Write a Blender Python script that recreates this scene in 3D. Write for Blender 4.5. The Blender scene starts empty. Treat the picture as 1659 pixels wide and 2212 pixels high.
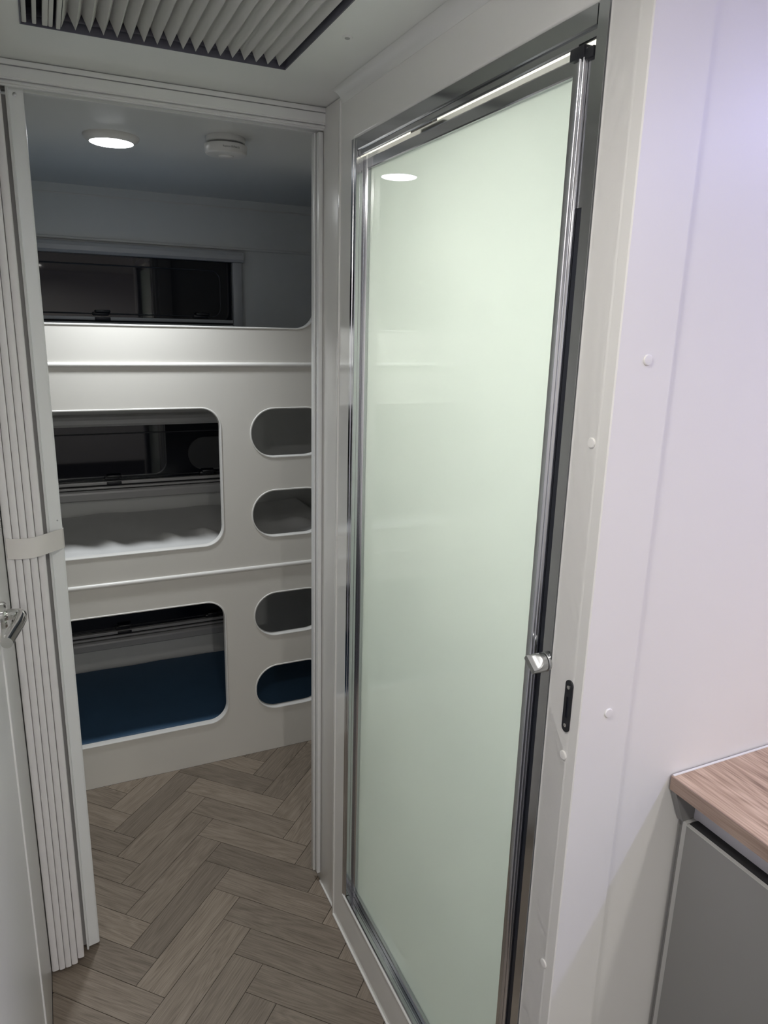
import bpy, bmesh, math, random
from mathutils import Vector, Matrix
random.seed(7)
sc = bpy.context.scene
C = sc.collection

# ------------------------------------------------------------------ camera
YAW, PITCH, ROLL, FPX = 0.437275, 0.25448, 0.0262356, 1558.86
cy, sy, cp, sp = math.cos(YAW), math.sin(YAW), math.cos(PITCH), math.sin(PITCH)
fwd = Vector((sy*cp, cy*cp, -sp)); rgt = Vector((cy, -sy, 0)); up = rgt.cross(fwd)
r2 = math.cos(ROLL)*rgt + math.sin(ROLL)*up
u2 = -math.sin(ROLL)*rgt + math.cos(ROLL)*up
cam = bpy.data.cameras.new('camera'); co = bpy.data.objects.new('camera', cam); C.objects.link(co)
M = Matrix((r2, u2, -fwd)).transposed().to_4x4(); M.translation = (0, 0, 1.5)
co.matrix_world = M
cam.sensor_fit = 'HORIZONTAL'; cam.sensor_width = 36; cam.lens = 36*FPX/1659; cam.clip_start = 0.01
sc.camera = co

# ------------------------------------------------------------------ view, world
sc.view_settings.view_transform = 'Standard'; sc.view_settings.look = 'None'
sc.view_settings.gamma = 1; sc.view_settings.use_curve_mapping = False
sc.view_settings.exposure = 0.34
w = bpy.data.worlds.new('night'); sc.world = w; w.use_nodes = True
w.node_tree.nodes['Background'].inputs[0].default_value = (0.004, 0.005, 0.009, 1)
w.node_tree.nodes['Background'].inputs[1].default_value = 1.0

# ------------------------------------------------------------------ light levels
P_BUNK   = 2.9      # downlight over the bunk passage
P_FRONT  = 7.6      # each kitchen ceiling downlight
P_LED    = 3.9      # violet strip along the ceiling edge above the bench
P_SHOWER = 12.3     # lamp in the shower cubicle
COL_BUNK = (0.93, 0.97, 1.0); COL_FRONT = (1.0, 0.97, 0.93); COL_LED = (0.46, 0.53, 1.0); COL_SHOWER = (1.0, 0.925, 0.82)

def area(name, loc, power, col, size, shape='DISK', sy_=None, rot=(0, 0, 0), spread=180, parent=None):
    l = bpy.data.lights.new(name, 'AREA'); l.energy = power; l.color = col; l.shape = shape; l.size = size
    if sy_: l.size_y = sy_
    l.spread = math.radians(spread)
    o = bpy.data.objects.new(name, l); C.objects.link(o); o.location = loc; o.rotation_euler = rot
    return o

# ------------------------------------------------------------------ materials
def mat(name, col, rough=0.5, metal=0.0, coat=0.0, bump=0.0, bscale=200, emis=None, estr=0, var=0.0, vscale=6, spec=0.5):
    m = bpy.data.materials.new(name); m.use_nodes = True; nt = m.node_tree; b = nt.nodes['Principled BSDF']
    b.inputs['Base Color'].default_value = (*col, 1); b.inputs['Roughness'].default_value = rough
    b.inputs['Metallic'].default_value = metal; b.inputs['Coat Weight'].default_value = coat
    b.inputs['Coat Roughness'].default_value = 0.05
    b.inputs['Specular IOR Level'].default_value = spec
    if emis: b.inputs['Emission Color'].default_value = (*emis, 1); b.inputs['Emission Strength'].default_value = estr
    tc = nt.nodes.new('ShaderNodeTexCoord')
    if bump:
        n = nt.nodes.new('ShaderNodeTexNoise'); n.inputs['Scale'].default_value = bscale; n.inputs['Detail'].default_value = 2
        bp = nt.nodes.new('ShaderNodeBump'); bp.inputs['Strength'].default_value = bump; bp.inputs['Distance'].default_value = 0.002
        nt.links.new(tc.outputs['Object'], n.inputs['Vector']); nt.links.new(n.outputs['Fac'], bp.inputs['Height'])
        nt.links.new(bp.outputs['Normal'], b.inputs['Normal'])
    if var:
        n = nt.nodes.new('ShaderNodeTexNoise'); n.inputs['Scale'].default_value = vscale; n.inputs['Detail'].default_value = 4
        r = nt.nodes.new('ShaderNodeMapRange'); r.inputs['To Min'].default_value = 1-var; r.inputs['To Max'].default_value = 1+var*0.3
        hs = nt.nodes.new('ShaderNodeHueSaturation'); hs.inputs['Color'].default_value = (*col, 1)
        nt.links.new(tc.outputs['Object'], n.inputs['Vector']); nt.links.new(n.outputs['Fac'], r.inputs['Value'])
        nt.links.new(r.outputs['Result'], hs.inputs['Value']); nt.links.new(hs.outputs['Color'], b.inputs['Base Color'])
    return m

M = {}
M['wall']    = mat('white_wall_board', (0.80, 0.79, 0.76), 0.42, bump=0.02, bscale=260, var=0.03)
M['ceil']    = mat('white_ceiling_board', (0.80, 0.81, 0.79), 0.30, bump=0.015, bscale=300, var=0.02)
M['panel']   = mat('bunk_panel_white', (0.76, 0.74, 0.69), 0.38, bump=0.02, bscale=350, var=0.02)
M['gel']     = mat('white_gelcoat', (0.82, 0.82, 0.79), 0.10, coat=0.3, var=0.02)
M['trim']    = mat('white_plastic_trim', (0.80, 0.79, 0.76), 0.3, var=0.02)
M['alu_w']   = mat('white_powder_coat', (0.80, 0.81, 0.80), 0.28, bump=0.03, bscale=120, var=0.02)
M['slat']    = mat('concertina_vinyl', (0.80, 0.78, 0.77), 0.5, bump=0.08, bscale=420, var=0.05, vscale=60)
M['strap']   = mat('white_strap', (0.78, 0.75, 0.71), 0.55, var=0.03)
M['chrome']  = mat('polished_aluminium', (0.58, 0.59, 0.61), 0.13, metal=1.0, bump=0.015, bscale=40, var=0.05)
M['steel']   = mat('chrome', (0.72, 0.71, 0.69), 0.06, metal=1.0, var=0.03)
M['satin']   = mat('satin_metal', (0.50, 0.51, 0.51), 0.33, metal=1.0, var=0.05, vscale=80)
M['black']   = mat('black_plastic', (0.012, 0.013, 0.018), 0.35, var=0.1)
M['rubber']  = mat('dark_rubber_seal', (0.010, 0.012, 0.02), 0.45, var=0.1)
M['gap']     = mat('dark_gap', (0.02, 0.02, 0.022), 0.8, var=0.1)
M['pane']    = mat('dark_acrylic_pane', (0.004, 0.005, 0.011), 0.03, var=0.1, spec=0.5)
M['frame']   = mat('pale_window_frame', (0.55, 0.55, 0.55), 0.28, var=0.03)
M['hframe']  = mat('hatch_frame_grey', (0.10, 0.10, 0.13), 0.4, var=0.05)
M['ridge']   = mat('pane_ridge_gloss', (0.05, 0.052, 0.06), 0.12, var=0.05)
M['alarm']   = mat('alarm_plastic', (0.76, 0.76, 0.74), 0.28, var=0.02)
M['ink']     = mat('dark_ink', (0.03, 0.03, 0.03), 0.6, var=0.05)
M['fabric']  = mat('pleated_blind_fabric', (0.66, 0.66, 0.64), 0.75, bump=0.05, bscale=500, var=0.04, vscale=40)
M['greyw']   = mat('bunk_lining_grey', (0.78, 0.79, 0.77), 0.42, bump=0.02, bscale=300, var=0.03)
M['sheet']   = mat('white_mattress_cover', (0.72, 0.72, 0.71), 0.45, bump=0.25, bscale=18, var=0.06, vscale=14)
M['navy']    = mat('navy_mattress', (0.045, 0.105, 0.19), 0.6, bump=0.1, bscale=200, var=0.15, vscale=8)
M['cab']     = mat('grey_cabinet', (0.235, 0.232, 0.225), 0.45, bump=0.02, bscale=300, var=0.03)
M['cabedge'] = mat('cabinet_edge', (0.50, 0.50, 0.48), 0.4, var=0.03)
M['channel'] = mat('finger_channel', (0.60, 0.59, 0.62), 0.35, var=0.03)
M['lens']    = mat('lamp_lens', (1, 1, 1), 0.4, emis=(0.95, 0.98, 1.0), estr=14, var=0.01)
M['lensf']   = mat('kitchen_lamp_lens', (1, 1, 1), 0.4, emis=(1.0, 0.97, 0.92), estr=24, var=0.01)
M['lensled'] = mat('led_strip_lens', (1, 1, 1), 0.4, emis=(0.62, 0.5, 1.0), estr=6, var=0.01)

def frosted():
    m = bpy.data.materials.new('frosted_glass'); m.use_nodes = True; nt = m.node_tree
    for n in list(nt.nodes): nt.nodes.remove(n)
    out = nt.nodes.new('ShaderNodeOutputMaterial')
    tr = nt.nodes.new('ShaderNodeBsdfTranslucent'); df = nt.nodes.new('ShaderNodeBsdfDiffuse'); gl = nt.nodes.new('ShaderNodeBsdfGlossy')
    tr.inputs[0].default_value = (0.90, 0.965, 0.955, 1); df.inputs[0].default_value = (0.66, 0.76, 0.72, 1)
    gl.inputs['Roughness'].default_value = 0.015; gl.inputs[0].default_value = (0.9, 0.9, 0.9, 1)
    n = nt.nodes.new('ShaderNodeTexNoise'); n.inputs['Scale'].default_value = 3
    tc = nt.nodes.new('ShaderNodeTexCoord'); nt.links.new(tc.outputs['Object'], n.inputs['Vector'])
    rr = nt.nodes.new('ShaderNodeMapRange'); rr.inputs['To Min'].default_value = 0.55; rr.inputs['To Max'].default_value = 0.65
    nt.links.new(n.outputs['Fac'], rr.inputs['Value'])
    mx = nt.nodes.new('ShaderNodeMixShader'); nt.links.new(rr.outputs['Result'], mx.inputs[0])
    nt.links.new(df.outputs[0], mx.inputs[1]); nt.links.new(tr.outputs[0], mx.inputs[2])
    fr = nt.nodes.new('ShaderNodeFresnel'); fr.inputs['IOR'].default_value = 1.5
    m2 = nt.nodes.new('ShaderNodeMixShader'); nt.links.new(fr.outputs[0], m2.inputs[0])
    nt.links.new(mx.outputs[0], m2.inputs[1]); nt.links.new(gl.outputs[0], m2.inputs[2])
    nt.links.new(m2.outputs[0], out.inputs[0])
    return m
M['frost'] = frosted()

def wood(name, c_dark, c_mid, c_light, axis, per_object, rough=0.45, gs=1.0, vmin=0.8, vmax=1.15):
    """wood grain running along local axis 0/1 ; per_object: random shift + tone per plank"""
    m = bpy.data.materials.new(name); m.use_nodes = True; nt = m.node_tree; b = nt.nodes['Principled BSDF']
    N = nt.nodes.new; L = nt.links.new
    tc = N('ShaderNodeTexCoord'); vec = tc.outputs['Object']
    oi = N('ShaderNodeObjectInfo')
    if per_object:
        mul = N('ShaderNodeVectorMath'); mul.operation = 'MULTIPLY'; mul.inputs[1].default_value = (37.0, 19.0, 0)
        cmb = N('ShaderNodeCombineXYZ')
        for i in range(3): L(oi.outputs['Random'], cmb.inputs[i])
        L(cmb.outputs[0], mul.inputs[0])
        add = N('ShaderNodeVectorMath'); add.operation = 'ADD'; L(vec, add.inputs[0]); L(mul.outputs[0], add.inputs[1]); vec = add.outputs[0]
    mp = N('ShaderNodeMapping'); s = [14*gs, 14*gs, 14*gs]; s[axis] = 1.5*gs; mp.inputs['Scale'].default_value = s; L(vec, mp.inputs[0])
    # broad cathedral figure
    n1 = N('ShaderNodeTexNoise'); n1.inputs['Scale'].default_value = 1.0; n1.inputs['Detail'].default_value = 1.5; n1.inputs['Distortion'].default_value = 0.4
    L(mp.outputs[0], n1.inputs['Vector'])
    k = N('ShaderNodeMath'); k.operation = 'MULTIPLY'; k.inputs[1].default_value = 22.0; L(n1.outputs['Fac'], k.inputs[0])
    fr = N('ShaderNodeMath'); fr.operation = 'PINGPONG'; fr.inputs[1].default_value = 0.5; L(k.outputs[0], fr.inputs[0])
    # fine pores
    mp2 = N('ShaderNodeMapping'); s2 = [420*gs, 420*gs, 420*gs]; s2[axis] = 16*gs; mp2.inputs['Scale'].default_value = s2; L(vec, mp2.inputs[0])
    n2 = N('ShaderNodeTexNoise'); n2.inputs['Scale'].default_value = 1.0; n2.inputs['Detail'].default_value = 3; L(mp2.outputs[0], n2.inputs['Vector'])
    mp3 = N('ShaderNodeMapping'); s3 = [60*gs, 60*gs, 60*gs]; s3[axis] = 5*gs; mp3.inputs['Scale'].default_value = s3; L(vec, mp3.inputs[0])
    n3 = N('ShaderNodeTexNoise'); n3.inputs['Scale'].default_value = 1.0; n3.inputs['Detail'].default_value = 3; L(mp3.outputs[0], n3.inputs['Vector'])
    a = N('ShaderNodeMath'); a.operation = 'MULTIPLY'; a.inputs[1].default_value = 0.26; L(fr.outputs[0], a.inputs[0])
    b2 = N('ShaderNodeMath'); b2.operation = 'MULTIPLY_ADD'; b2.inputs[1].default_value = 0.62; L(n2.outputs['Fac'], b2.inputs[0]); L(a.outputs[0], b2.inputs[2])
    c2 = N('ShaderNodeMath'); c2.operation = 'MULTIPLY_ADD'; c2.inputs[1].default_value = 0.40; L(n3.outputs['Fac'], c2.inputs[0]); L(b2.outputs[0], c2.inputs[2])
    rp = N('ShaderNodeValToRGB'); rp.color_ramp.elements[0].position = 0.30; rp.color_ramp.elements[0].color = (*c_dark, 1)
    rp.color_ramp.elements[1].position = 0.72; rp.color_ramp.elements[1].color = (*c_light, 1)
    e = rp.color_ramp.elements.new(0.5); e.color = (*c_mid, 1)
    L(c2.outputs[0], rp.inputs[0])
    col = rp.outputs[0]
    if per_object:
        hs = N('ShaderNodeHueSaturation'); mr = N('ShaderNodeMapRange'); mr.inputs['To Min'].default_value = vmin; mr.inputs['To Max'].default_value = vmax
        L(oi.outputs['Random'], mr.inputs['Value']); L(mr.outputs[0], hs.inputs['Value']); L(col, hs.inputs['Color']); col = hs.outputs[0]
    L(col, b.inputs['Base Color']); b.inputs['Roughness'].default_value = rough
    bp = N('ShaderNodeBump'); bp.inputs['Strength'].default_value = 0.12; bp.inputs['Distance'].default_value = 0.0008; L(c2.outputs[0], bp.inputs['Height']); L(bp.outputs[0], b.inputs['Normal'])
    return m
M['plank'] = wood('oak_plank', (0.105, 0.081, 0.060), (0.205, 0.165, 0.127), (0.29, 0.240, 0.190), 0, True, 0.5)
M['bench'] = wood('benchtop_timber', (0.15, 0.095, 0.065), (0.43, 0.300, 0.215), (0.64, 0.48, 0.365), 1, False, 0.4, gs=0.8)
M['bench_edge'] = wood('benchtop_edge_timber', (0.16, 0.108, 0.082), (0.27, 0.19, 0.15), (0.37, 0.275, 0.22), 1, False, 0.45, gs=1.0)

# ------------------------------------------------------------------ mesh helpers
def mk(name, bm, m, parent=None, smooth=False, loc=None):
    bmesh.ops.recalc_face_normals(bm, faces=bm.faces)
    me = bpy.data.meshes.new(name); bm.to_mesh(me); bm.free()
    if m: me.materials.append(M[m] if isinstance(m, str) else m)
    if smooth:
        for p in me.polygons: p.use_smooth = True
        if hasattr(me, 'set_sharp_from_angle'): me.set_sharp_from_angle(angle=math.radians(40))
    o = bpy.data.objects.new(name, me); C.objects.link(o)
    if loc: o.location = loc
    if parent: o.parent = parent; o.matrix_parent_inverse = parent.matrix_world.inverted() if False else Matrix.Identity(4); 
    if parent: 
        # parents sit untransformed except for their location
        o.location = Vector(o.location) - parent.location if not isinstance(parent.parent, bpy.types.Object) else Vector(o.location) - parent.location - parent.parent.location
    return o
def box(bm, x0, x1, y0, y1, z0, z1, bev=0.0, seg=2):
    vs = [bm.verts.new((x, y, z)) for x in (x0, x1) for y in (y0, y1) for z in (z0, z1)]
    F = [(0, 1, 3, 2), (4, 6, 7, 5), (0, 4, 5, 1), (2, 3, 7, 6), (0, 2, 6, 4), (1, 5, 7, 3)]
    fs = [bm.faces.new([vs[i] for i in f]) for f in F]
    if bev:
        es = list({e for f in fs for e in f.edges})
        bmesh.ops.bevel(bm, geom=es, offset=bev, segments=seg, affect='EDGES', profile=0.5)
def B(name, m, parent, *a, bev=0.0, seg=2):
    bm = bmesh.new(); box(bm, *a, bev=bev, seg=seg); return mk(name, bm, m, parent, smooth=bev > 0)
def prism(bm, prof, axis, a0, a1):
    """extrude a closed 2-D profile along axis; profile coordinates are the other two axes in order (x,y,z)"""
    def P(p, a):
        return {'x': (a, p[0], p[1]), 'y': (p[0], a, p[1]), 'z': (p[0], p[1], a)}[axis]
    v0 = [bm.verts.new(P(p, a0)) for p in prof]; v1 = [bm.verts.new(P(p, a1)) for p in prof]
    n = len(prof)
    for i in range(n): bm.faces.new((v0[i], v0[(i+1) % n], v1[(i+1) % n], v1[i]))
    bm.faces.new(v0[::-1]); bm.faces.new(v1)
def PR(name, m, parent, prof, axis, a0, a1, smooth=False):
    bm = bmesh.new(); prism(bm, prof, axis, a0, a1); return mk(name, bm, m, parent, smooth=smooth)
def lathe(bm, prof, center, axis='z', seg=40, sgn=1):
    """revolve (r, h) profile about axis through center"""
    rings = []
    for r, h in prof:
        ring = []
        for i in range(seg):
            t = 2*math.pi*i/seg; a, b = r*math.cos(t), r*math.sin(t)
            p = {'z': (a, b, h*sgn), 'x': (h*sgn, a, b), 'y': (a, h*sgn, b)}[axis]
            ring.append(bm.verts.new(Vector(center)+Vector(p)))
        rings.append(ring)
    for k in range(len(rings)-1):
        for i in range(seg):
            bm.faces.new((rings[k][i], rings[k][(i+1) % seg], rings[k+1][(i+1) % seg], rings[k+1][i]))
    bm.faces.new(rings[0][::-1]); bm.faces.new(rings[-1])
def LA(name, m, parent, prof, center, axis='z', seg=40, sgn=1):
    bm = bmesh.new(); lathe(bm, prof, center, axis, seg, sgn); return mk(name, bm, m, parent, smooth=True)
def sweep(bm, path, prof, closed, up=Vector((0, 1, 0))):
    """sweep closed profile (a along side, b along up) along 3-D path"""
    n = len(path); rings = []
    for i in range(n):
        p = Vector(path[i])
        if closed: t = Vector(path[(i+1) % n]) - Vector(path[i-1])
        else: t = Vector(path[min(i+1, n-1)]) - Vector(path[max(i-1, 0)])
        t.normalize(); s = t.cross(up).normalized(); u = s.cross(t).normalized()
        rings.append([bm.verts.new(p + s*a + u*b) for a, b in prof])
    k = len(prof)
    for i in range(n if closed else n-1):
        A, Bq = rings[i], rings[(i+1) % n]
        for j in range(k): bm.faces.new((A[j], A[(j+1) % k], Bq[(j+1) % k], Bq[j]))
    if not closed: bm.faces.new(rings[0][::-1]); bm.faces.new(rings[-1])
def circ(r, n=10, ry=None): return [(r*math.cos(2*math.pi*i/n), (ry or r)*math.sin(2*math.pi*i/n)) for i in range(n)]
def rrect(x0, x1, z0, z1, r, seg=10):
    out = []
    for (cx, cz, a0) in ((x1-r, z1-r, 0), (x0+r, z1-r, 90), (x0+r, z0+r, 180), (x1-r, z0+r, 270)):
        for i in range(seg+1):
            t = math.radians(a0 + 90*i/seg); out.append((cx+r*math.cos(t), cz+r*math.sin(t)))
    return out
def plate(name, m, parent, outlines, thick, plane, pos, bevel=0.0):
    """flat board with holes from 2-D outlines (first = outside). plane 'xz': front at y=pos ; 'yz': face at x=pos ; 'xy' at z=pos. thickness grows + """
    cu = bpy.data.curves.new(name, 'CURVE'); cu.dimensions = '2D'; cu.fill_mode = 'BOTH'; cu.extrude = thick/2 - bevel
    if bevel: cu.bevel_depth = bevel; cu.bevel_resolution = 2; cu.offset = -bevel
    for ol in outlines:
        s = cu.splines.new('POLY'); s.points.add(len(ol)-1); s.use_cyclic_u = True
        for p, q in zip(s.points, ol): p.co = (q[0], q[1], 0, 1)
    tmp = bpy.data.objects.new('tmp', cu); C.objects.link(tmp)
    dg = bpy.context.evaluated_depsgraph_get(); me = bpy.data.meshes.new_from_object(tmp.evaluated_get(dg))
    bpy.data.objects.remove(tmp); bpy.data.curves.remove(cu)
    h = thick/2
    if plane == 'xz': T = Matrix(((1, 0, 0, 0), (0, 0, 1, pos+h), (0, 1, 0, 0), (0, 0, 0, 1)))
    elif plane == 'yz': T = Matrix(((0, 0, 1, pos+h), (1, 0, 0, 0), (0, 1, 0, 0), (0, 0, 0, 1)))
    else: T = Matrix(((1, 0, 0, 0), (0, 1, 0, 0), (0, 0, 1, pos+h), (0, 0, 0, 1)))
    bm = bmesh.new(); bm.from_mesh(me); bpy.data.meshes.remove(me); bm.transform(T)
    bmesh.ops.remove_doubles(bm, verts=bm.verts, dist=1e-6)
    return mk(name, bm, m, parent)
def thing(name, label, cat, loc=(0, 0, 0), group=None):
    o = bpy.data.objects.new(name, None); C.objects.link(o); o.location = loc; o.empty_display_size = 0.05
    o['label'] = label; o['category'] = cat
    if group: o['group'] = group
    return o
def tag(o, label, cat, group=None):
    o['label'] = label; o['category'] = cat
    if group: o['group'] = group
    return o
def struct(name, bm, m, smooth=False):
    o = mk(name, bm, m, None, smooth); o['kind'] = 'structure'; return o
def sroot(name):
    o = bpy.data.objects.new(name, None); C.objects.link(o); o['kind'] = 'structure'; return o
def nb(): return bmesh.new()

# ------------------------------------------------------------------ dimensions (metres)
ZC = 1.935            # ceiling
XS = 0.5685           # face of shower cubicle
YD = 1.60             # doorway
YB = 2.258            # bunk front panel
YK = 2.87             # wall behind the bunks
YW = 0.622            # end wall above the bench
XL = -0.104           # left-hand door wall

# ------------------------------------------------------------------ floor with herringbone planks
bm = nb(); box(bm, -0.95, 1.40, -2.5, 3.16, -0.06, -0.004); floor = struct('floor', bm, 'gap')
def clip(poly, x0, x1, y0, y1):
    for ax, lim, s in ((0, x0, 1), (0, x1, -1), (1, y0, 1), (1, y1, -1)):
        out = []
        for i in range(len(poly)):
            a, b = poly[i-1], poly[i]; da, db = (a[ax]-lim)*s, (b[ax]-lim)*s
            if (da >= 0) != (db >= 0):
                t = da/(da-db); out.append((a[0]+(b[0]-a[0])*t, a[1]+(b[1]-a[1])*t))
            if db >= 0: out.append(b)
        poly = out
        if len(poly) < 3: return []
    return poly
def parea(p): return abs(sum(p[i-1][0]*p[i][1]-p[i][0]*p[i-1][1] for i in range(len(p))))/2
RECTS = [(XL+0.001, 0.5755, 0.20, YD), (-0.60, 1.20, YD, YB-0.001)]
WP = 0.081; U0, V0 = 1.072, 0.890; S2 = math.sqrt(0.5)
def wuv(p, q):
    u, v = U0+p*WP, V0+q*WP
    return ((u-v)*S2, (u+v)*S2)
G = 0.0007/WP
full = {}
def add_plank(p0, p1, q0, q1, ang):
    a = [wuv(p0+G, q0+G), wuv(p1-G, q0+G), wuv(p1-G, q1-G), wuv(p0+G, q1-G)]
    pieces = [c for c in (clip(a, *r) for r in RECTS) if len(c) > 2 and parea(c) > 4e-5]
    if not pieces: return
    c = wuv((p0+p1)/2, (q0+q1)/2); ca, sa = math.cos(-ang), math.sin(-ang)
    whole = abs(sum(parea(k) for k in pieces) - parea(a)) < 1e-7
    if whole and len(pieces) == 1 and 'm' in full:
        me = full['m']
    else:
        if whole: pieces = [a]
        bm = nb()
        for pc in pieces:
            if sum(pc[i-1][0]*pc[i][1]-pc[i][0]*pc[i-1][1] for i in range(len(pc))) < 0: pc = pc[::-1]
            loc = [((x-c[0])*ca-(y-c[1])*sa, (x-c[0])*sa+(y-c[1])*ca) for x, y in pc]
            prism(bm, loc, 'z', -0.0035, 0.0)
        bmesh.ops.recalc_face_normals(bm, faces=bm.faces)
        me = bpy.data.meshes.new('plank'); bm.to_mesh(me); bm.free(); me.materials.append(M['plank'])
        if whole: full['m'] = me
    o = bpy.data.objects.new('plank', me); C.objects.link(o); o.parent = floor
    o.location = (c[0], c[1], 0); o.rotation_euler = (0, 0, ang)
for s in range(-4, 5):
    for k in range(-30, 40):
        ox = 8*s
        add_plank(k+ox, k+4+ox, k, k+1, math.radians(45))
        add_plank(k+ox, k+1+ox, k+1, k+5, math.radians(135))

# ------------------------------------------------------------------ shell
HX0, HX1, HY0, HY1 = 0.008, 0.433, 0.955, 1.391       # roof hatch opening
ceil = plate('ceiling', 'ceil', None, [[(-0.95, -2.5), (1.40, -2.5), (1.40, YK+0.08), (-0.95, YK+0.08)],
        [(HX0, HY0), (HX1, HY0), (HX1, HY1), (HX0, HY1)]], 0.04, 'xy', ZC); ceil['kind'] = 'structure'
bm = nb(); box(bm, -0.95, 1.40, YK, YK+0.06, -0.004, ZC); struct('wall_back', bm, 'greyw')
bm = nb(); box(bm, -0.95, 1.40, -2.5, -2.44, -0.004, ZC); struct('wall_front', bm, 'wall')
bm = nb(); box(bm, 1.34, 1.40, -2.44, YK, -0.004, ZC); struct('wall_right', bm, 'wall')
bm = nb(); box(bm, -0.95, -0.90, -2.44, YK, -0.004, ZC); struct('wall_left', bm, 'wall')
# partition left of the doorway, beside the folded door, and the stub behind the shower
bm = nb(); box(bm, -0.90, -0.125, YD+0.005, YD+0.05, -0.004, ZC); struct('wall_partition', bm, 'wall')
# cubicle wall (gelcoat) with the door opening
OY0, OY1, OZ0, OZ1 = 0.6885, 1.402, 0.118, 1.839
side = [(0.640, 0.0), (1.470, 0.0), (1.470, ZC-0.001), (0.640, ZC-0.001)]
wsh = plate('wall_shower', 'gel', None, [side, rrect(OY0, OY1, OZ0, OZ1, 0.012, 6)], 0.030, 'yz', XS, bevel=0.004); wsh['kind'] = 'structure'
# rolled lip of the moulded cubicle base and its vertical ridge
bm = nb(); box(bm, XS-0.003, XS+0.010, 1.4605, 1.4705, 0.0, ZC-0.012, bev=0.0028, seg=3); o = mk('corner_ridge', bm, 'gel', wsh, True)
bm = nb(); sweep(bm, [(XS+0.002, OY0+0.004, OZ0-0.003), (XS+0.002, OY1-0.004, OZ0-0.003)], circ(0.0055, 12), False, Vector((1, 0, 0))); mk('base_lip', bm, 'gel', wsh, True)
# post between cubicle and doorway
bm = nb(); box(bm, 0.576, 0.64, 1.471, 1.64, 0.0, ZC-0.001, bev=0.002); struct('wall_doorway_stub', bm, 'trim', True)
# ceiling cove along the cubicle
cov2 = [(XS+0.003, ZC-0.0005), (XS+0.003, ZC-0.022), (XS-0.0005, ZC-0.022)]
for i in range(1, 9):
    a = math.radians(90*i/8)
    cov2.append((XS-0.022+0.0215*math.cos(a), ZC-0.022+0.0215*math.sin(a)))
PR('trim_1', 'ceil', None, cov2, 'y', 0.64, 1.46, smooth=True)['kind'] = 'structure'
# floor trim beads
bm = nb(); sweep(bm, [(0.5668, 0.64, 0.003), (0.5668, 1.461, 0.003)], circ(0.003, 8), False, Vector((0, 0, 1))); o = mk('baseboard_shower', bm, 'trim', None, True); o['kind'] = 'structure'
bm = nb(); sweep(bm, [(0.5742, 1.472, 0.003), (0.5742, 1.585, 0.003)], circ(0.0028, 8), False, Vector((0, 0, 1))); o = mk('baseboard_doorway', bm, 'trim', None, True); o['kind'] = 'structure'
# end post and end wall above the bench
PR('wall_end_post', 'wall', None, [(XS, OY0-0.001), (XS, 0.6405), (XS-0.0022, 0.6235), (XS-0.0008, YW), (0.647, YW), (0.648, YW+0.001), (0.648, YW+0.02), (0.60, YW+0.02), (0.60, OY0-0.001)], 'z', -0.002, ZC-0.001)['kind'] = 'structure'
bm = nb(); box(bm, 0.640, 1.34, YW+0.0050, YW+0.03, 0.0, ZC-0.001); struct('wall_bench_end', bm, 'wall')
# shower interior
bm = nb()
box(bm, 1.24, 1.26, 0.65, 1.60, 0.03, ZC); box(bm, 0.60, 1.24, 1.565, 1.585, 0.03, ZC); box(bm, 0.60, 1.24, 0.652, 0.664, 0.03, ZC); box(bm, 0.60, 1.24, 0.65, 1.585, 0.02, 0.05)
struct('wall_shower_inside', bm, 'gel')
# left wall with the door
bm = nb(); box(bm, -0.90, XL-0.004, 0.30, 1.598, -0.004, ZC-0.001); struct('wall_left_unit', bm, 'trim')
d1 = sroot('door_1'); d1['label'] = 'white door with a chrome lever handle at the left edge'
lf = B('leaf', 'trim', d1, XL-0.004, XL, 0.42, 1.590, 0.002, ZC-0.02, bev=0.0012)
bm = nb(); sweep(bm, [(XL, 1.252, 0.10), (XL, 1.252, 1.80), (XL, 0.55, 1.80), (XL, 0.55, 0.10)], circ(0.0028, 8), True, Vector((1, 0, 0))); mk('moulding', bm, 'trim', lf, True)
# lever handle
hz, hy = 0.998, 1.322
lv = LA('rose', 'steel', lf, [(0.024, 0.0), (0.024, 0.006), (0.021, 0.009), (0.011, 0.0095)], (XL, hy, hz), 'x', 32)
pts = [(XL+0.005, hy, hz), (XL+0.018, hy, hz), (XL+0.026, hy-0.002, hz), (XL+0.031, hy-0.008, hz-0.0005), (XL+0.031, hy-0.020, hz-0.002), (XL+0.026, hy-0.045, hz-0.004), (XL+0.018, hy-0.075, hz-0.006), (XL+0.011, hy-0.105, hz-0.008)]
bm = nb()
sweep(bm, pts, circ(0.0098, 16), False, Vector((0, 0, 1)))
mk('lever', bm, 'steel', lf, True)

# ------------------------------------------------------------------ ceiling track over the doorway, right receiver
tr = thing('folding_door_track', 'white grooved ceiling track across the top of the doorway', 'track', (0.24, YD, ZC-0.05))
tp = [(1.572, ZC-0.0025), (1.572, ZC-0.0105), (1.578, ZC-0.0108), (1.578, ZC-0.0128), (1.572, ZC-0.0131), (1.572, ZC-0.0300), (1.5735, ZC-0.0315), (1.5735, ZC-0.0335), (1.580, ZC-0.0338), (1.580, ZC-0.0360), (1.5755, ZC-0.0363), (1.5755, ZC-0.0395), (1.582, ZC-0.0398), (1.582, ZC-0.0425),
      (1.590, ZC-0.0425), (1.590, ZC-0.022), (1.612, ZC-0.022), (1.612, ZC-0.0425), (1.626, ZC-0.0425), (1.626, ZC-0.0005), (1.576, ZC-0.0005), (1.576, ZC-0.0025)]
PR('rail', 'alu_w', tr, tp, 'x', -0.123, 0.5775)
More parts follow.
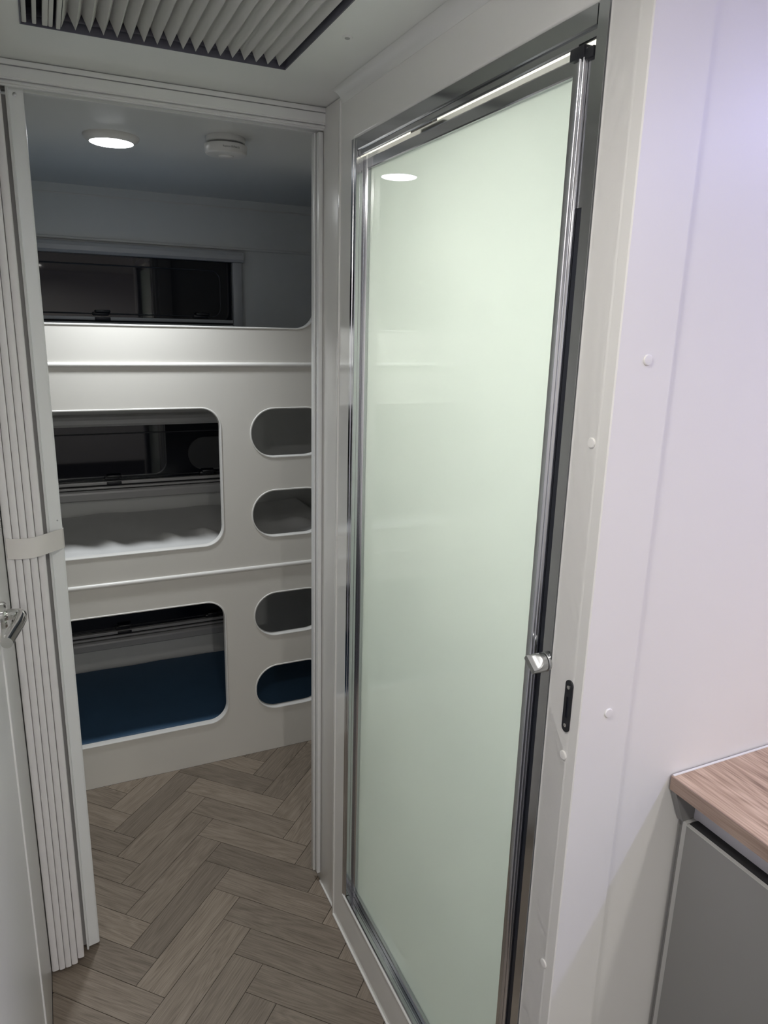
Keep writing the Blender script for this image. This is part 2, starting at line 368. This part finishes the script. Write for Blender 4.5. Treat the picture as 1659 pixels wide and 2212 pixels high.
PR('end_cap', 'alu_w', tr, [(1.5735, ZC-0.001), (1.5735, ZC-0.009), (1.5765, ZC-0.0125), (1.5745, ZC-0.015), (1.5745, ZC-0.031), (1.581, ZC-0.042), (1.625, ZC-0.042), (1.625, ZC-0.001)], 'x', 0.578, 0.5795)
rc = thing('door_receiver_channel', 'slim white receiving channel on the right side of the doorway', 'channel', (0.575, YD, 0.0))
B('front_flange', 'alu_w', rc, 0.5655, 0.5755, 1.583, 1.613, 0.030, ZC-0.045, bev=0.0015)
PR('channel_body', 'alu_w', rc, [(0.5765, 1.588), (0.5880, 1.575), (0.5905, 1.577), (0.5905, 1.628), (0.5765, 1.628)], 'z', 0.012, ZC-0.024)
B('rear_flange', 'alu_w', rc, 0.5605, 0.5650, 1.600, 1.618, 0.028, ZC-0.045, bev=0.001)

# ------------------------------------------------------------------ folded concertina door
fd = thing('folding_door', 'white concertina door folded against the left side of the doorway', 'folding door', (-0.05, YD, 0.0))
def slat(x0, x1, yf, z0):
    wd = x1-x0; r = wd/2; cx = (x0+x1)/2
    pr = [(cx-r*math.cos(math.radians(a)), yf+r*0.45-r*0.45*math.sin(math.radians(a))) for a in range(0, 181, 15)]
    pr += [(x1, 1.66), (x0, 1.66)]
    PR('slat', 'slat', fd, pr, 'z', z0, ZC-0.050, smooth=True)
xs_ = [-0.1025, -0.0870, -0.0735, -0.0602, -0.0462, -0.0312]
for i in range(5):
    slat(xs_[i]+0.0004, xs_[i+1]-0.0004, [1.546, 1.545, 1.546, 1.549, 1.560][i], [0.014, 0.014, 0.014, 0.014, 0.016][i])
bm = nb(); box(bm, -0.101, -0.0240, 1.592, 1.655, 0.02, ZC-0.055); mk('fold_core', bm, 'cab', fd)
lp = mk('lead_post', (lambda b: (prism(b, [(-0.0245, 1.586), (-0.0205, 1.584), (-0.0190, 1.594), (0.0015, 1.598), (0.0045, 1.600), (0.0050, 1.604), (0.0050, 1.635), (-0.0245, 1.635)], 'z', 0.010, ZC-0.034), b)[1])(nb()), 'alu_w', fd)
LA('screw', 'satin', lp, [(0.0035, 0.0), (0.0035, 0.0012), (0.002, 0.0018)], (-0.010, 1.5962, ZC-0.052), 'y', 16, -1)
LA('screw', 'satin', lp, [(0.0018, 0.0), (0.0016, 0.0010)], (-0.0035, 1.5968, 1.0875), 'y', 12, -1)
# strap
def ribbon(name, m, parent, path, z0, z1, th, tilt=0.0):
    bm = nb(); n = len(path); rows = []
    for i in range(n):
        p = Vector((*path[i][:2], 0)); q0 = Vector((*path[max(i-1, 0)][:2], 0)); q1 = Vector((*path[min(i+1, n-1)][:2], 0))
        t = (q1-q0).normalized(); s = Vector((-t.y, t.x, 0))*th; dz = path[i][2] if len(path[i]) > 2 else 0
        rows.append([bm.verts.new((p.x, p.y, z0+dz)), bm.verts.new((p.x, p.y, z1+dz)), bm.verts.new((p.x+s.x, p.y+s.y, z1+dz)), bm.verts.new((p.x+s.x, p.y+s.y, z0+dz))])
    for a, b in zip(rows, rows[1:]):
        for j in range(4): bm.faces.new((a[j], a[(j+1) % 4], b[(j+1) % 4], b[j]))
    bm.faces.new(rows[0][::-1]); bm.faces.new(rows[-1])
    return mk(name, bm, m, parent, True)
path = [(-0.1035, 1.60, 0.008), (-0.1035, 1.572, 0.006), (-0.1025, 1.553, 0.003), (-0.099, 1.545, 0.0), (-0.09, 1.5425, -0.002), (-0.075, 1.5415, -0.003), (-0.058, 1.5425, -0.0035), (-0.042, 1.549, -0.003), (-0.028, 1.560, -0.0025), (-0.012, 1.578, -0.003), (0.002, 1.594, -0.004), (0.0062, 1.599, -0.004), (0.0066, 1.606, -0.004)]
ribbon('strap', 'strap', fd, path, 1.031, 1.073, 0.0012)

# ------------------------------------------------------------------ bunk beds
bk = thing('bunk_bed', 'white triple bunk bed front with rounded openings and oval ladder holes', 'bunk bed', (0.3, YB, 0.0))
zt = 1.478
def arcpts(cx, cz, r, a0, a1, n=10): return [(cx+r*math.cos(math.radians(a0+(a1-a0)*i/n)), cz+r*math.sin(math.radians(a0+(a1-a0)*i/n))) for i in range(n+1)]
outer = [(-0.895, 0.0), (1.335, 0.0), (1.335, ZC-0.001), (0.797, ZC-0.001)] + arcpts(0.735, zt+0.062, 0.062, 0, -90) + arcpts(-0.42, zt+0.062, 0.062, 270, 180) + [(-0.482, ZC-0.001), (-0.895, ZC-0.001)]
holes = [rrect(-0.42, 0.484, 0.790, 1.237, 0.062), rrect(-0.42, 0.480, 0.151, 0.598, 0.062)]
for z0, z1 in ((1.070, 1.231), (0.800, 0.962), (0.443, 0.603), (0.162, 0.331)):
    holes.append(rrect(0.578, 0.842, z0, z1, 0.0795))
fp = plate('front_panel', 'panel', bk, [outer] + holes, 0.018, 'xz', YB)
def edge_trim(ol, closed=True):
    bm = nb(); pth = [(x, YB+0.003, z) for x, z in ol]
    # flat flexible edging: proud of the board face, wraps its edge
    sweep(bm, pth, [(-0.0022, -0.0195), (0.0030, -0.0195), (0.0030, 0.0035), (0.0022, 0.0050), (0.0005, 0.0054), (-0.0012, 0.0050), (-0.0022, 0.0035)], closed, Vector((0, -1, 0)))
    mk('edge_trim', bm, 'trim', bk, True)
for h in holes: edge_trim(h[::-1])
top = [(0.797, ZC-0.004)] + arcpts(0.735, zt+0.062, 0.062, 0, -90) + arcpts(-0.42, zt+0.062, 0.062, 270, 180) + [(-0.482, ZC-0.004)]
edge_trim(top, False)
for z in (1.3665, 0.698):
    hr = [(YB+0.001, z-0.0075)] + [(YB-0.007*math.cos(math.radians(a)), z+0.0075*math.sin(math.radians(a))) for a in range(-75, 76, 15)] + [(YB+0.001, z+0.0075)]
    PR('rail_moulding', 'trim', bk, hr, 'x', -0.89, 1.33, True)
for zb in (1.345, 0.648, 0.020):
    B('bed_base', 'wall', bk, -0.89, 1.33, YB+0.020, YK-0.002, zb, zb+0.018)
# mattresses
def mattress(label, m, x0, x1, y0, y1, z0, z1, seed, amp, nx=60, ny=26, folds=()):
    rnd = random.Random(seed)
    waves = [(rnd.uniform(4, 26), rnd.uniform(3, 16), rnd.uniform(0, 6.28), rnd.uniform(0.3, 1)) for _ in range(7)]
    bm = nb(); gr = []
    def f(x, y): return sum(a*math.sin(kx*x+ky*y+ph) for kx, ky, ph, a in waves)/4
    def fold(x, y): return sum(h*math.exp(-((x-fx+0.35*(y-fy))/sx)**2-((y-fy)/0.05)**2) for fx, fy, h, sx in folds)
    for i in range(nx+1):
        row = []
        for j in range(ny+1):
            u, v = i/nx, j/ny
            x = x0+(x1-x0)*u; y = y0+(y1-y0)*v
            e = min(u*(x1-x0), (1-u)*(x1-x0), v*(y1-y0), (1-v)*(y1-y0))
            rr = 0.03; drop = 0 if e > rr else rr-math.sqrt(max(rr*rr-(rr-e)**2, 0))
            row.append(bm.verts.new((x, y + (0.02*f(x*2, 3) if v > 0.6 else 0)*amp*60*0.5, max(z1-drop*0.8+amp*f(x, y)+amp*1.2*max(0, v-0.6)*f(x*1.7, 1.0)+fold(x, y), z0+0.01))))
        gr.append(row)
    for i in range(nx):
        for j in range(ny): bm.faces.new((gr[i][j], gr[i+1][j], gr[i+1][j+1], gr[i][j+1]))
    per = [gr[i][0] for i in range(nx+1)] + [gr[nx][j] for j in range(1, ny+1)] + [gr[i][ny] for i in range(nx-1, -1, -1)] + [gr[0][j] for j in range(ny-1, 0, -1)]
    low = [bm.verts.new((v.co.x, v.co.y, z0)) for v in per]
    n = len(per)
    for i in range(n): bm.faces.new((per[i], low[i], low[(i+1) % n], per[(i+1) % n]))
    bm.faces.new(low)
    o = mk('mattress', bm, m, None, True); tag(o, label, 'mattress'); return o
mattress('crumpled white covered mattress on the middle bunk', 'sheet', -0.80, 0.93, YB+0.025, 2.845, 0.667, 0.782, 3, 0.007, nx=150, ny=46, folds=((0.02, 2.40, 0.012, 0.05), (0.14, 2.41, 0.020, 0.03), (0.25, 2.40, 0.008, 0.05), (0.335, 2.42, 0.020, 0.028), (0.455, 2.43, 0.026, 0.035), (0.40, 2.40, 0.009, 0.04), (-0.1, 2.40, 0.02, 0.04), (0.80, 2.45, 0.03, 0.06)))
mattress('navy blue mattress on the top bunk behind its white rail', 'navy', -0.80, 0.99, YB+0.025, 2.848, 1.364, 1.455, 8, 0.003)
mattress('navy blue mattress on the lowest bunk', 'navy', -0.80, 0.99, YB+0.025, 2.848, 0.039, 0.146, 5, 0.003)

# ------------------------------------------------------------------ windows behind the bunks
def window(idx, zg):
    wn = sroot('window_%d' % idx)
    x0, x1 = -0.40, 0.673; z1 = zg+0.211
    pn = B('pane', 'pane', wn, x0, x1, YK-0.004, YK-0.0005, zg, z1)
    bm = nb(); ol = rrect(x0+0.045, x1-0.046, zg+0.011, z1-0.033, 0.033, 8)
    sweep(bm, [(x, YK-0.0045, z) for x, z in ol], circ(0.0026, 8, 0.003), True, Vector((0, -1, 0))); mk('pane_ridge', bm, 'ridge', pn, True)
    ca = [(YK, z1+0.039), (YK-0.028, z1+0.039), (YK-0.039, z1+0.035), (YK-0.044, z1+0.024), (YK-0.044, z1+0.009), (YK-0.037, z1+0.0), (YK, z1)]
    PR('blind_cassette', 'frame', wn, ca, 'x', x0-0.039, x1+0.039)
    for sx in (x1, x0-0.0345):
        B('side_frame', 'frame', wn, sx, sx+0.0345, YK-0.028, YK, zg-0.070, z1-0.0005, bev=0.003)
    B('blind_bar', 'frame', wn, x0+0.001, x1-0.001, YK-0.020, YK-0.005, zg-0.012, zg, bev=0.002)
    B('shadow_groove', 'gap', wn, x0+0.001, x1-0.001, YK-0.012, YK, zg-0.0185, zg-0.012)
    B('lower_bar', 'frame', wn, x0+0.001, x1-0.001, YK-0.022, YK, zg-0.027, zg-0.0185, bev=0.002)
    B('shadow_groove', 'gap', wn, x0+0.001, x1-0.001, YK-0.012, YK, zg-0.031, zg-0.027)
    sl = [(YK, zg-0.031), (YK-0.022, zg-0.031), (YK-0.029, zg-0.036), (YK-0.031, zg-0.043), (YK-0.029, zg-0.066), (YK-0.025, zg-0.070), (YK, zg-0.070)]
    PR('lower_cassette', 'frame', wn, sl, 'x', x0+0.001, x1-0.001)
    B('pull_tab', 'black', wn, 0.175, 0.228, YK-0.026, YK-0.0205, zg-0.013, zg-0.001, bev=0.002)
    for lx in (0.196, 0.550):
        bm = nb(); box(bm, lx-0.028, lx+0.028, YK-0.020, YK-0.004, zg+0.004, zg+0.017, bev=0.004); box(bm, lx-0.019, lx+0.033, YK-0.026, YK-0.016, zg+0.013, zg+0.024, bev=0.004); mk('latch', bm, 'black', wn, True)
    wn['label'] = ['dark night window above the top bunk', 'dark night window seen through the middle bunk opening', 'dark night window seen through the lowest bunk opening'][idx-1]
    return wn
for i, zg in enumerate((1.500, 0.899, 0.290)): window(i+1, zg)
bm = nb(); box(bm, -0.89, 1.33, YK-0.010, YK, 1.757, 1.766, bev=0.003); o = mk('trim_2', bm, 'greyw', None, True); o['kind'] = 'structure'
bm = nb(); box(bm, -0.89, 1.33, YK-0.0025, YK, 1.902, 1.9075, bev=0.001); o = mk('trim_3', bm, 'trim', None, True); o['kind'] = 'structure'

# ------------------------------------------------------------------ ceiling fittings
def downlight(label, x, y, r, lens, power, col, group=None, lit=True, spread=170):
    d = thing('downlight', label, 'downlight', (x, y, ZC), group)
    LA('bezel', 'trim', d, [(r, 0.0), (r, 0.003), (r*0.985, 0.006), (r*0.95, 0.0085), (r*0.82, 0.0150), (r*0.79, 0.0160), (r*0.77, 0.0155), (r*0.765, 0.013)], (x, y, ZC), 'z', 48, -1)
    LA('lens', lens, d, [(r*0.765, 0.013), (r*0.765, 0.0158), (r*0.72, 0.0172), (r*0.4, 0.0178)], (x, y, ZC), 'z', 48, -1)
    a = area('lamp', (0, 0, -0.0190), power, col, r*1.40, spread=spread); a.parent = d
    return d
downlight('glowing round downlight on the ceiling inside the doorway', 0.196, 2.078, 0.067, 'lens', P_BUNK, COL_BUNK, spread=115)
for x, y, pw, lb in ((0.06, 0.40, 0.36, 'kitchen downlight on the ceiling over the walkway'), (0.96, -0.25, 0.08, 'kitchen downlight on the ceiling over the benchtop'), (0.96, -1.00, 0.50, 'kitchen downlight over the far end of the benchtop'), (0.0, -1.50, 1.9, 'kitchen downlight farthest from the doorway')):
    downlight(lb, x, y, 0.055, 'lensf', P_FRONT*pw, COL_FRONT, 'kitchen downlights')
# smoke alarm
ax, ay = 0.4505, 1.943
sa = thing('smoke_alarm', 'round white smoke alarm on the ceiling beside the downlight', 'smoke alarm', (ax, ay, ZC))
LA('mounting_base', 'alarm', sa, [(0.047, 0), (0.0475, 0.003), (0.0475, 0.012), (0.046, 0.0135)], (ax, ay, ZC), 'z', 48, -1)
LA('neck', 'cab', sa, [(0.0435, 0.0135), (0.0435, 0.0180)], (ax, ay, ZC), 'z', 48, -1)
bd = LA('body', 'alarm', sa, [(0.0495, 0.0180), (0.0520, 0.0192), (0.0525, 0.022), (0.0508, 0.036), (0.0490, 0.0390), (0.0455, 0.0405), (0.020, 0.0418)], (ax, ay, ZC), 'z', 48, -1)
LA('test_button', 'alarm', bd, [(0.0185, 0.0418), (0.0185, 0.0435), (0.015, 0.0455), (0.006, 0.0462)], (ax, ay, ZC), 'z', 32, -1)
tcu = bpy.data.curves.new('date_text', 'FONT'); tcu.body = 'Replace 05/Feb/35'; tcu.size = 0.0058; tcu.align_x = 'CENTER'; tcu.extrude = 0.00005
tob = bpy.data.objects.new('tmp', tcu); C.objects.link(tob)
dg = bpy.context.evaluated_depsgraph_get(); tme = bpy.data.meshes.new_from_object(tob.evaluated_get(dg)); bpy.data.objects.remove(tob)
bm = nb(); bm.from_mesh(tme)
for v in bm.verts:
    th = v.co.x/0.0520 + math.radians(16)
    zz = ZC-0.0310+v.co.y
    rr = 0.0525-(ZC-0.022-zz)*0.121 + 0.0002
    v.co = (ax+rr*math.sin(th+math.atan2(ax, ay)*-1), ay-rr*math.cos(th-math.atan2(ax, ay)), zz)
mk('date_text', bm, 'ink', bd)
# pleated roof hatch blind
rh = thing('roof_hatch', 'square ceiling hatch with a closed pleated blind', 'roof hatch', ((HX0+HX1)/2, (HY0+HY1)/2, ZC))
t = 0.0022; zt2 = ZC+0.045
bm = nb()
box(bm, HX0, HX0+t, HY0, HY1, ZC-0.001, zt2); box(bm, HX1-t, HX1, HY0, HY1, ZC-0.001, zt2); box(bm, HX0+t, HX1-t, HY0, HY0+t, ZC-0.001, zt2); box(bm, HX0+t, HX1-t, HY1-t, HY1, ZC-0.001, zt2); box(bm, HX0, HX1, HY0, HY1, zt2, zt2+0.004)
mk('hatch_frame', bm, 'hframe', rh)
bm = nb(); n = 18; xa, xb = 0.0665, HX1-t-0.0015; pitch = (xb-xa)/(n-0.5); prev = None
for i in range(2*n):
    x = xa+pitch*i/2; z = ZC+0.002 if i % 2 == 0 else ZC+0.026
    a, b_ = bm.verts.new((x, HY0+t+0.004, z)), bm.verts.new((x, HY1-t-0.007, z))
    if prev: bm.faces.new((prev[0], a, b_, prev[1]))
    prev = (a, b_)
bmesh.ops.recalc_face_normals(bm, faces=bm.faces)
bmesh.ops.solidify(bm, geom=list(bm.faces), thickness=0.0006)
mk('pleated_blind', bm, 'fabric', rh)
for x0, x1 in ((0.0125, 0.0180), (0.0415, 0.0480), (0.0500, 0.0550)) :
    B('blind_bar', 'fabric', rh, x0-0.002, x1-0.0005, HY0+t+0.001, HY1-t-0.001, ZC+0.001, ZC+0.010, bev=0.0015)
B('blind_bar', 'fabric', rh, 0.0255, 0.0315, HY0+t+0.001, HY1-t-0.001, ZC+0.001, ZC+0.010, bev=0.0015)
B('blind_bar', 'fabric', rh, 0.0590, 0.0655, HY0+t+0.001, HY1-t-0.001, ZC-0.0005, ZC+0.011, bev=0.0015)
B('guide_rail', 'hframe', rh, HX0+t, HX1-t, HY1-t-0.006, HY1-t-0.0005, ZC+0.012, ZC+0.022, bev=0.001)
cs = thing('ceiling_screw_cap', 'tiny round screw cap on the ceiling beside the roof hatch', 'screw cap', (0.474, 1.196, ZC))
LA('washer', 'ceil', cs, [(0.0085, 0), (0.0085, 0.0010), (0.0078, 0.0018), (0.0055, 0.0018)], (0.474, 1.196, ZC), 'z', 24, -1)
LA('screw_head', 'satin', cs, [(0.0042, 0.0015), (0.0042, 0.0026), (0.003, 0.003)], (0.474, 1.196, ZC), 'z', 20, -1)

# ------------------------------------------------------------------ shower door and frame
FX = XS+0.0005          # face of chrome
sf = thing('shower_surround', 'polished metal surround lining the shower opening', 'door surround', (XS+0.01, 1.04, OZ0))
# head : flat fascia, step, inner track
hd = [(FX, 1.8385), (FX, 1.8185), (FX+0.0015, 1.817), (FX+0.004, 1.8165), (FX+0.004, 1.8085), (FX+0.0055, 1.8070), (FX+0.0075, 1.8070), (FX+0.0075, 1.830), (FX+0.024, 1.830), (FX+0.024, 1.8385)]
PR('head', 'chrome', sf, hd, 'y', OY0+0.0215, 1.3798)
# far jamb (left in view)
fj = [(FX-0.002, 1.4015), (FX-0.002, 1.3925), (FX-0.0005, 1.3917), (FX+0.0012, 1.3917), (FX+0.0012, 1.3905), (FX-0.001, 1.3898), (FX-0.001, 1.3825), (FX+0.0005, 1.3812), (FX+0.0075, 1.3812), (FX+0.0075, 1.3800), (FX+0.026, 1.3800), (FX+0.026, 1.4015)]
PR('jamb', 'chrome', sf, fj, 'z', OZ0+0.0005, OZ1-0.0005)
nj = [(FX-0.002, OY0+0.0005), (FX-0.002, OY0+0.0020), (FX-0.001, OY0+0.0028), (FX-0.001, OY0+0.0185), (FX+0.001, OY0+0.0205), (FX+0.026, OY0+0.0205), (FX+0.026, OY0+0.0005)]
PR('jamb', 'chrome', sf, nj, 'z', OZ0+0.0005, OZ1-0.0005)
si = [(FX-0.001, OZ0+0.0008), (FX-0.001, OZ0+0.0060), (FX+0.001, OZ0+0.0072), (FX+0.0075, OZ0+0.0072), (FX+0.0075, OZ0+0.0040), (FX+0.0095, OZ0+0.0040), (FX+0.0095, OZ0+0.0068), (FX+0.0260, OZ0+0.0068), (FX+0.026, OZ0+0.0008)]
PR('sill', 'chrome', sf, si, 'y', OY0+0.0215, 1.3798)
sd = thing('shower_door', 'tall frosted glass shower door in a polished metal surround', 'shower door', (XS+0.012, 1.03, 0.165))
DX = XS+0.004
zb0, zb1 = 0.1262, 0.1400           # bottom rail
ztr0, ztr1 = 1.7845, 1.8090       # top rail
GX = XS+0.0255; RX = XS+0.0175     # glass face, rail face
gl = B('glass_pane', 'frost', sd, GX, GX+0.0040, 0.7425, 1.3745, zb1-0.006, ztr0+0.006)
def rail(z0, z1, s_):
    return [(RX, z0), (RX, z1-0.0015*s_), (RX+0.0015, z1), (GX-0.0005, z1), (GX-0.0005, z1-0.008*s_), (GX+0.0045, z1-0.008*s_), (GX+0.0045, z1), (GX+0.0080, z1), (GX+0.0080, z0)]
PR('top_rail', 'chrome', sd, rail(ztr1, ztr0, -1), 'y', 0.7485, 1.3678)
PR('bottom_rail', 'chrome', sd, rail(zb0, zb1, 1), 'y', 0.7485, 1.3678)
PR('stile', 'chrome', sd, [(RX+0.0010, 1.3790), (RX, 1.3784), (RX, 1.3752), (RX+0.0015, 1.3745), (RX+0.0015, 1.3735), (RX-0.0005, 1.3728), (RX-0.0005, 1.3692), (RX+0.0015, 1.3682), (GX-0.0005, 1.3680), (GX-0.0005, 1.3760), (GX+0.0045, 1.3760), (GX+0.0045, 1.3680), (GX+0.0080, 1.3680), (GX+0.0080, 1.3790)], 'z', zb0, ztr1)
# lock stile: two rounded reeds, flat, then the pull lip
reed = []
def bead(y0, y1, xb, h, n=8):
    return [(xb-h*math.sin(math.pi*i/n), y0+(y1-y0)*i/n) for i in range(n+1)]
lst = [(GX+0.008, 0.7235), (DX-0.001, 0.7235)] + bead(0.7240, 0.7285, DX-0.001, 0.0035) + bead(0.7295, 0.7365, DX-0.001, 0.0042) + [(DX-0.001, 0.7372), (DX-0.0015, 0.7380), (DX-0.0015, 0.7465), (DX+0.001, 0.7485), (GX-0.0005, 0.7485), (GX-0.0005, 0.740), (GX+0.0045, 0.740), (GX+0.0045, 0.7485), (GX+0.008, 0.7485)]
ls = PR('stile', 'chrome', sd, lst, 'z', zb0, 1.800, True)
B('seal', 'rubber', sd, DX+0.002, DX+0.012, 0.7115, 0.7230, zb0, 1.635)
B('seal_upper', 'chrome', sd, DX+0.001, DX+0.012, 0.7115, 0.7230, 1.6352, 1.797)
bm = nb(); box(bm, DX-0.006, DX+0.012, 0.7245, 0.7500, 1.7905, 1.8040, bev=0.002); box(bm, DX-0.004, DX+0.012, 0.7110, 0.7300, 1.7880, 1.7990, bev=0.001); mk('end_cap', bm, 'black', ls, True)
# black block filling a short stretch of the head gap
B('gap_block', 'black', sd, RX+0.001, RX+0.010, 1.115, 1.190, ztr1+0.0001, ztr1+0.0085)
# twist latch
ky, kz = 0.6985, 1.075; kx = FX-0.001
kl = thing('twist_latch', 'small silver thumb turn latch on the shower door frame', 'latch', (kx, ky, kz))
LA('backplate', 'satin', kl, [(0.0130, 0.0), (0.0130, 0.0025), (0.0120, 0.0035), (0.006, 0.0035)], (kx, ky, kz), 'x', 32, -1)
LA('spindle', 'black', kl, [(0.0095, 0.0035), (0.0095, 0.0055)], (kx, ky, kz), 'x', 24, -1)
bm = nb(); sec = []
NS = 28; dirv = Vector((0, math.cos(math.radians(35)), math.sin(math.radians(35)))); perp = Vector((0, -math.sin(math.radians(35)), math.cos(math.radians(35))))
for xo, flat in ((0.0055, 1.0), (0.0115, 1.0), (0.0140, 0.86), (0.0165, 0.62), (0.0195, 0.44), (0.0230, 0.34), (0.0265, 0.30)):
    ring = []
    for i in range(NS):
        t_ = 2*math.pi*i/NS; a_, b_ = 0.0128*math.cos(t_), 0.0128*math.sin(t_)
        b_ = max(-0.0128*flat, min(0.0128*flat, b_))
        ring.append(bm.verts.new(Vector((kx-xo, ky, kz))+dirv*a_+perp*b_))
    sec.append(ring)
for A_, B_ in zip(sec, sec[1:]):
    for i in range(NS): bm.faces.new((A_[i], A_[(i+1) % NS], B_[(i+1) % NS], B_[i]))
bm.faces.new(sec[0][::-1]); bm.faces.new(sec[-1])
mk('thumb_turn', bm, 'satin', kl, True)

# shower lamp
sl = thing('shower_lamp', 'ceiling lamp glowing inside the shower behind the frosted glass', 'lamp', (1.10, 1.02, ZC))
LA('lens', 'lensf', sl, [(0.05, 0.0), (0.05, 0.008), (0.04, 0.012)], (1.10, 1.02, ZC), 'z', 32, -1)
a = area('lamp', (0, 0, -0.014), P_SHOWER, COL_SHOWER, 0.08, spread=162); a.parent = sl

# ------------------------------------------------------------------ strike plate, screw caps
sy_, sz0, sz1 = 0.6392, 1.000, 1.072
skp = thing('strike_plate', 'black strike plate with two silver screws on the white post', 'strike plate', (XS, sy_+0.001, 1.036))
def stad(y0, y1, z0, z1): return rrect(y0, y1, z0, z1, (y1-y0)/2-0.0001, 8)
plate('faceplate', 'black', skp, [stad(0.6412, 0.6548, sz0, sz1), rrect(0.6450, 0.6505, sz0+0.019, sz1-0.023, 0.001, 3)], 0.002, 'yz', XS-0.0019)
B('bolt_recess', 'rubber', skp, XS-0.0004, XS-0.0001, 0.6445, 0.6510, sz0+0.018, sz1-0.022)
for z in (sz0+0.0095, sz1-0.0095): LA('screw', 'steel', skp, [(0.0026, 0.0), (0.0026, 0.0008), (0.0013, 0.0009), (0.0011, 0.0003)], (XS-0.0019, 0.648, z), 'x', 16, -1)
def capx(y, z, label): tag(LA('screw_cap', 'wall', None, [(0.0062, 0), (0.0062, 0.0010), (0.0054, 0.0018), (0.003, 0.0020)], (XS, y, z), 'x', 24, -1), label, 'screw cap', 'screw caps on the white post')
def capy(x, z, label): tag(LA('screw_cap', 'wall', None, [(0.0062, 0), (0.0062, 0.0010), (0.0054, 0.0018), (0.003, 0.0020)], (x, YW, z), 'y', 24, -1), label, 'screw cap', 'screw caps on the white post')
capx(0.652, 1.373, 'white screw cap on the post level with the upper shower glass')
capx(0.6475, 0.966, 'white screw cap on the post just below the black strike plate')
capx(0.6455, 0.635, 'lowest white screw cap near the foot of the post')
capy(0.6095, 1.469, 'upper screw cap on the lilac lit face of the post')
capy(0.6115, 1.031, 'screw cap on the lilac lit post face above the benchtop')

# ------------------------------------------------------------------ kitchen bench
bt = thing('benchtop', 'timber look kitchen benchtop against the lilac lit wall', 'benchtop', (1.0, 0.0, 0.882))
B('top', 'bench', bt, 0.7440, 1.339, -1.20, YW+0.0022, 0.8835, 0.9040, bev=0.0006)
B('front_edging', 'bench_edge', bt, 0.7425, 0.7439, -1.20, YW+0.0022, 0.8828, 0.9036)
B('end_sealant', 'trim', bt, 0.745, 1.338, YW-0.001, YW+0.0023, 0.9041, 0.9052)
kc = thing('kitchen_cabinet', 'grey kitchen cabinet under the timber benchtop', 'cabinet', (1.05, 0.0, 0.0))
B('carcass', 'cab', kc, 0.790, 1.335, -1.20, YW+0.0022, 0.001, 0.8815)
PR('end_bracket', 'cab', kc, [(0.7445, 0.8820), (0.7660, 0.8300), (0.7895, 0.8300), (0.7895, 0.8820)], 'y', 0.6140, YW+0.0022)
B('finger_channel', 'channel', kc, 0.7870, 0.7898, -1.20, 0.6138, 0.822, 0.8815)
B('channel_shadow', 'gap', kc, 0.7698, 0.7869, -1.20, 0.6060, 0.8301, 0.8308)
B('filler', 'cabedge', kc, 0.7690, 0.7898, 0.6080, 0.6160, 0.001, 0.8295)
B('filler_recess', 'cab', kc, 0.7750, 0.7898, 0.6162, YW+0.0022, 0.001, 0.8295)
cd = B('door', 'cab', kc, 0.7640, 0.7810, 0.02, 0.6055, 0.060, 0.8300, bev=0.0008)
B('door_edge', 'cabedge', cd, 0.7638, 0.7695, 0.02, 0.6057, 0.8301, 0.8312)
B('door', 'cab', kc, 0.7640, 0.7810, -0.62, 0.016, 0.060, 0.8300, bev=0.0008)

# violet strip in the corner of ceiling and right-hand wall, above the bench
st = thing('led_strip', 'violet LED strip along the ceiling edge above the bench', 'light strip', (1.30, -0.3, ZC-0.03))
PR('housing', 'trim', st, [(1.3395, ZC-0.001), (1.300, ZC-0.001), (1.3395, ZC-0.040)], 'y', -1.20, 0.61)
PR('diffuser', 'lensled', st, [(1.2995, ZC-0.0015), (1.3390, ZC-0.0410), (1.3370, ZC-0.0430), (1.2965, ZC-0.0035)], 'y', -1.19, 0.60)
a = area('lamp', (0.010, 0.0, -0.002), P_LED, COL_LED, 0.03, 'RECTANGLE', 1.78, rot=(0, math.radians(45), 0)); a.parent = st
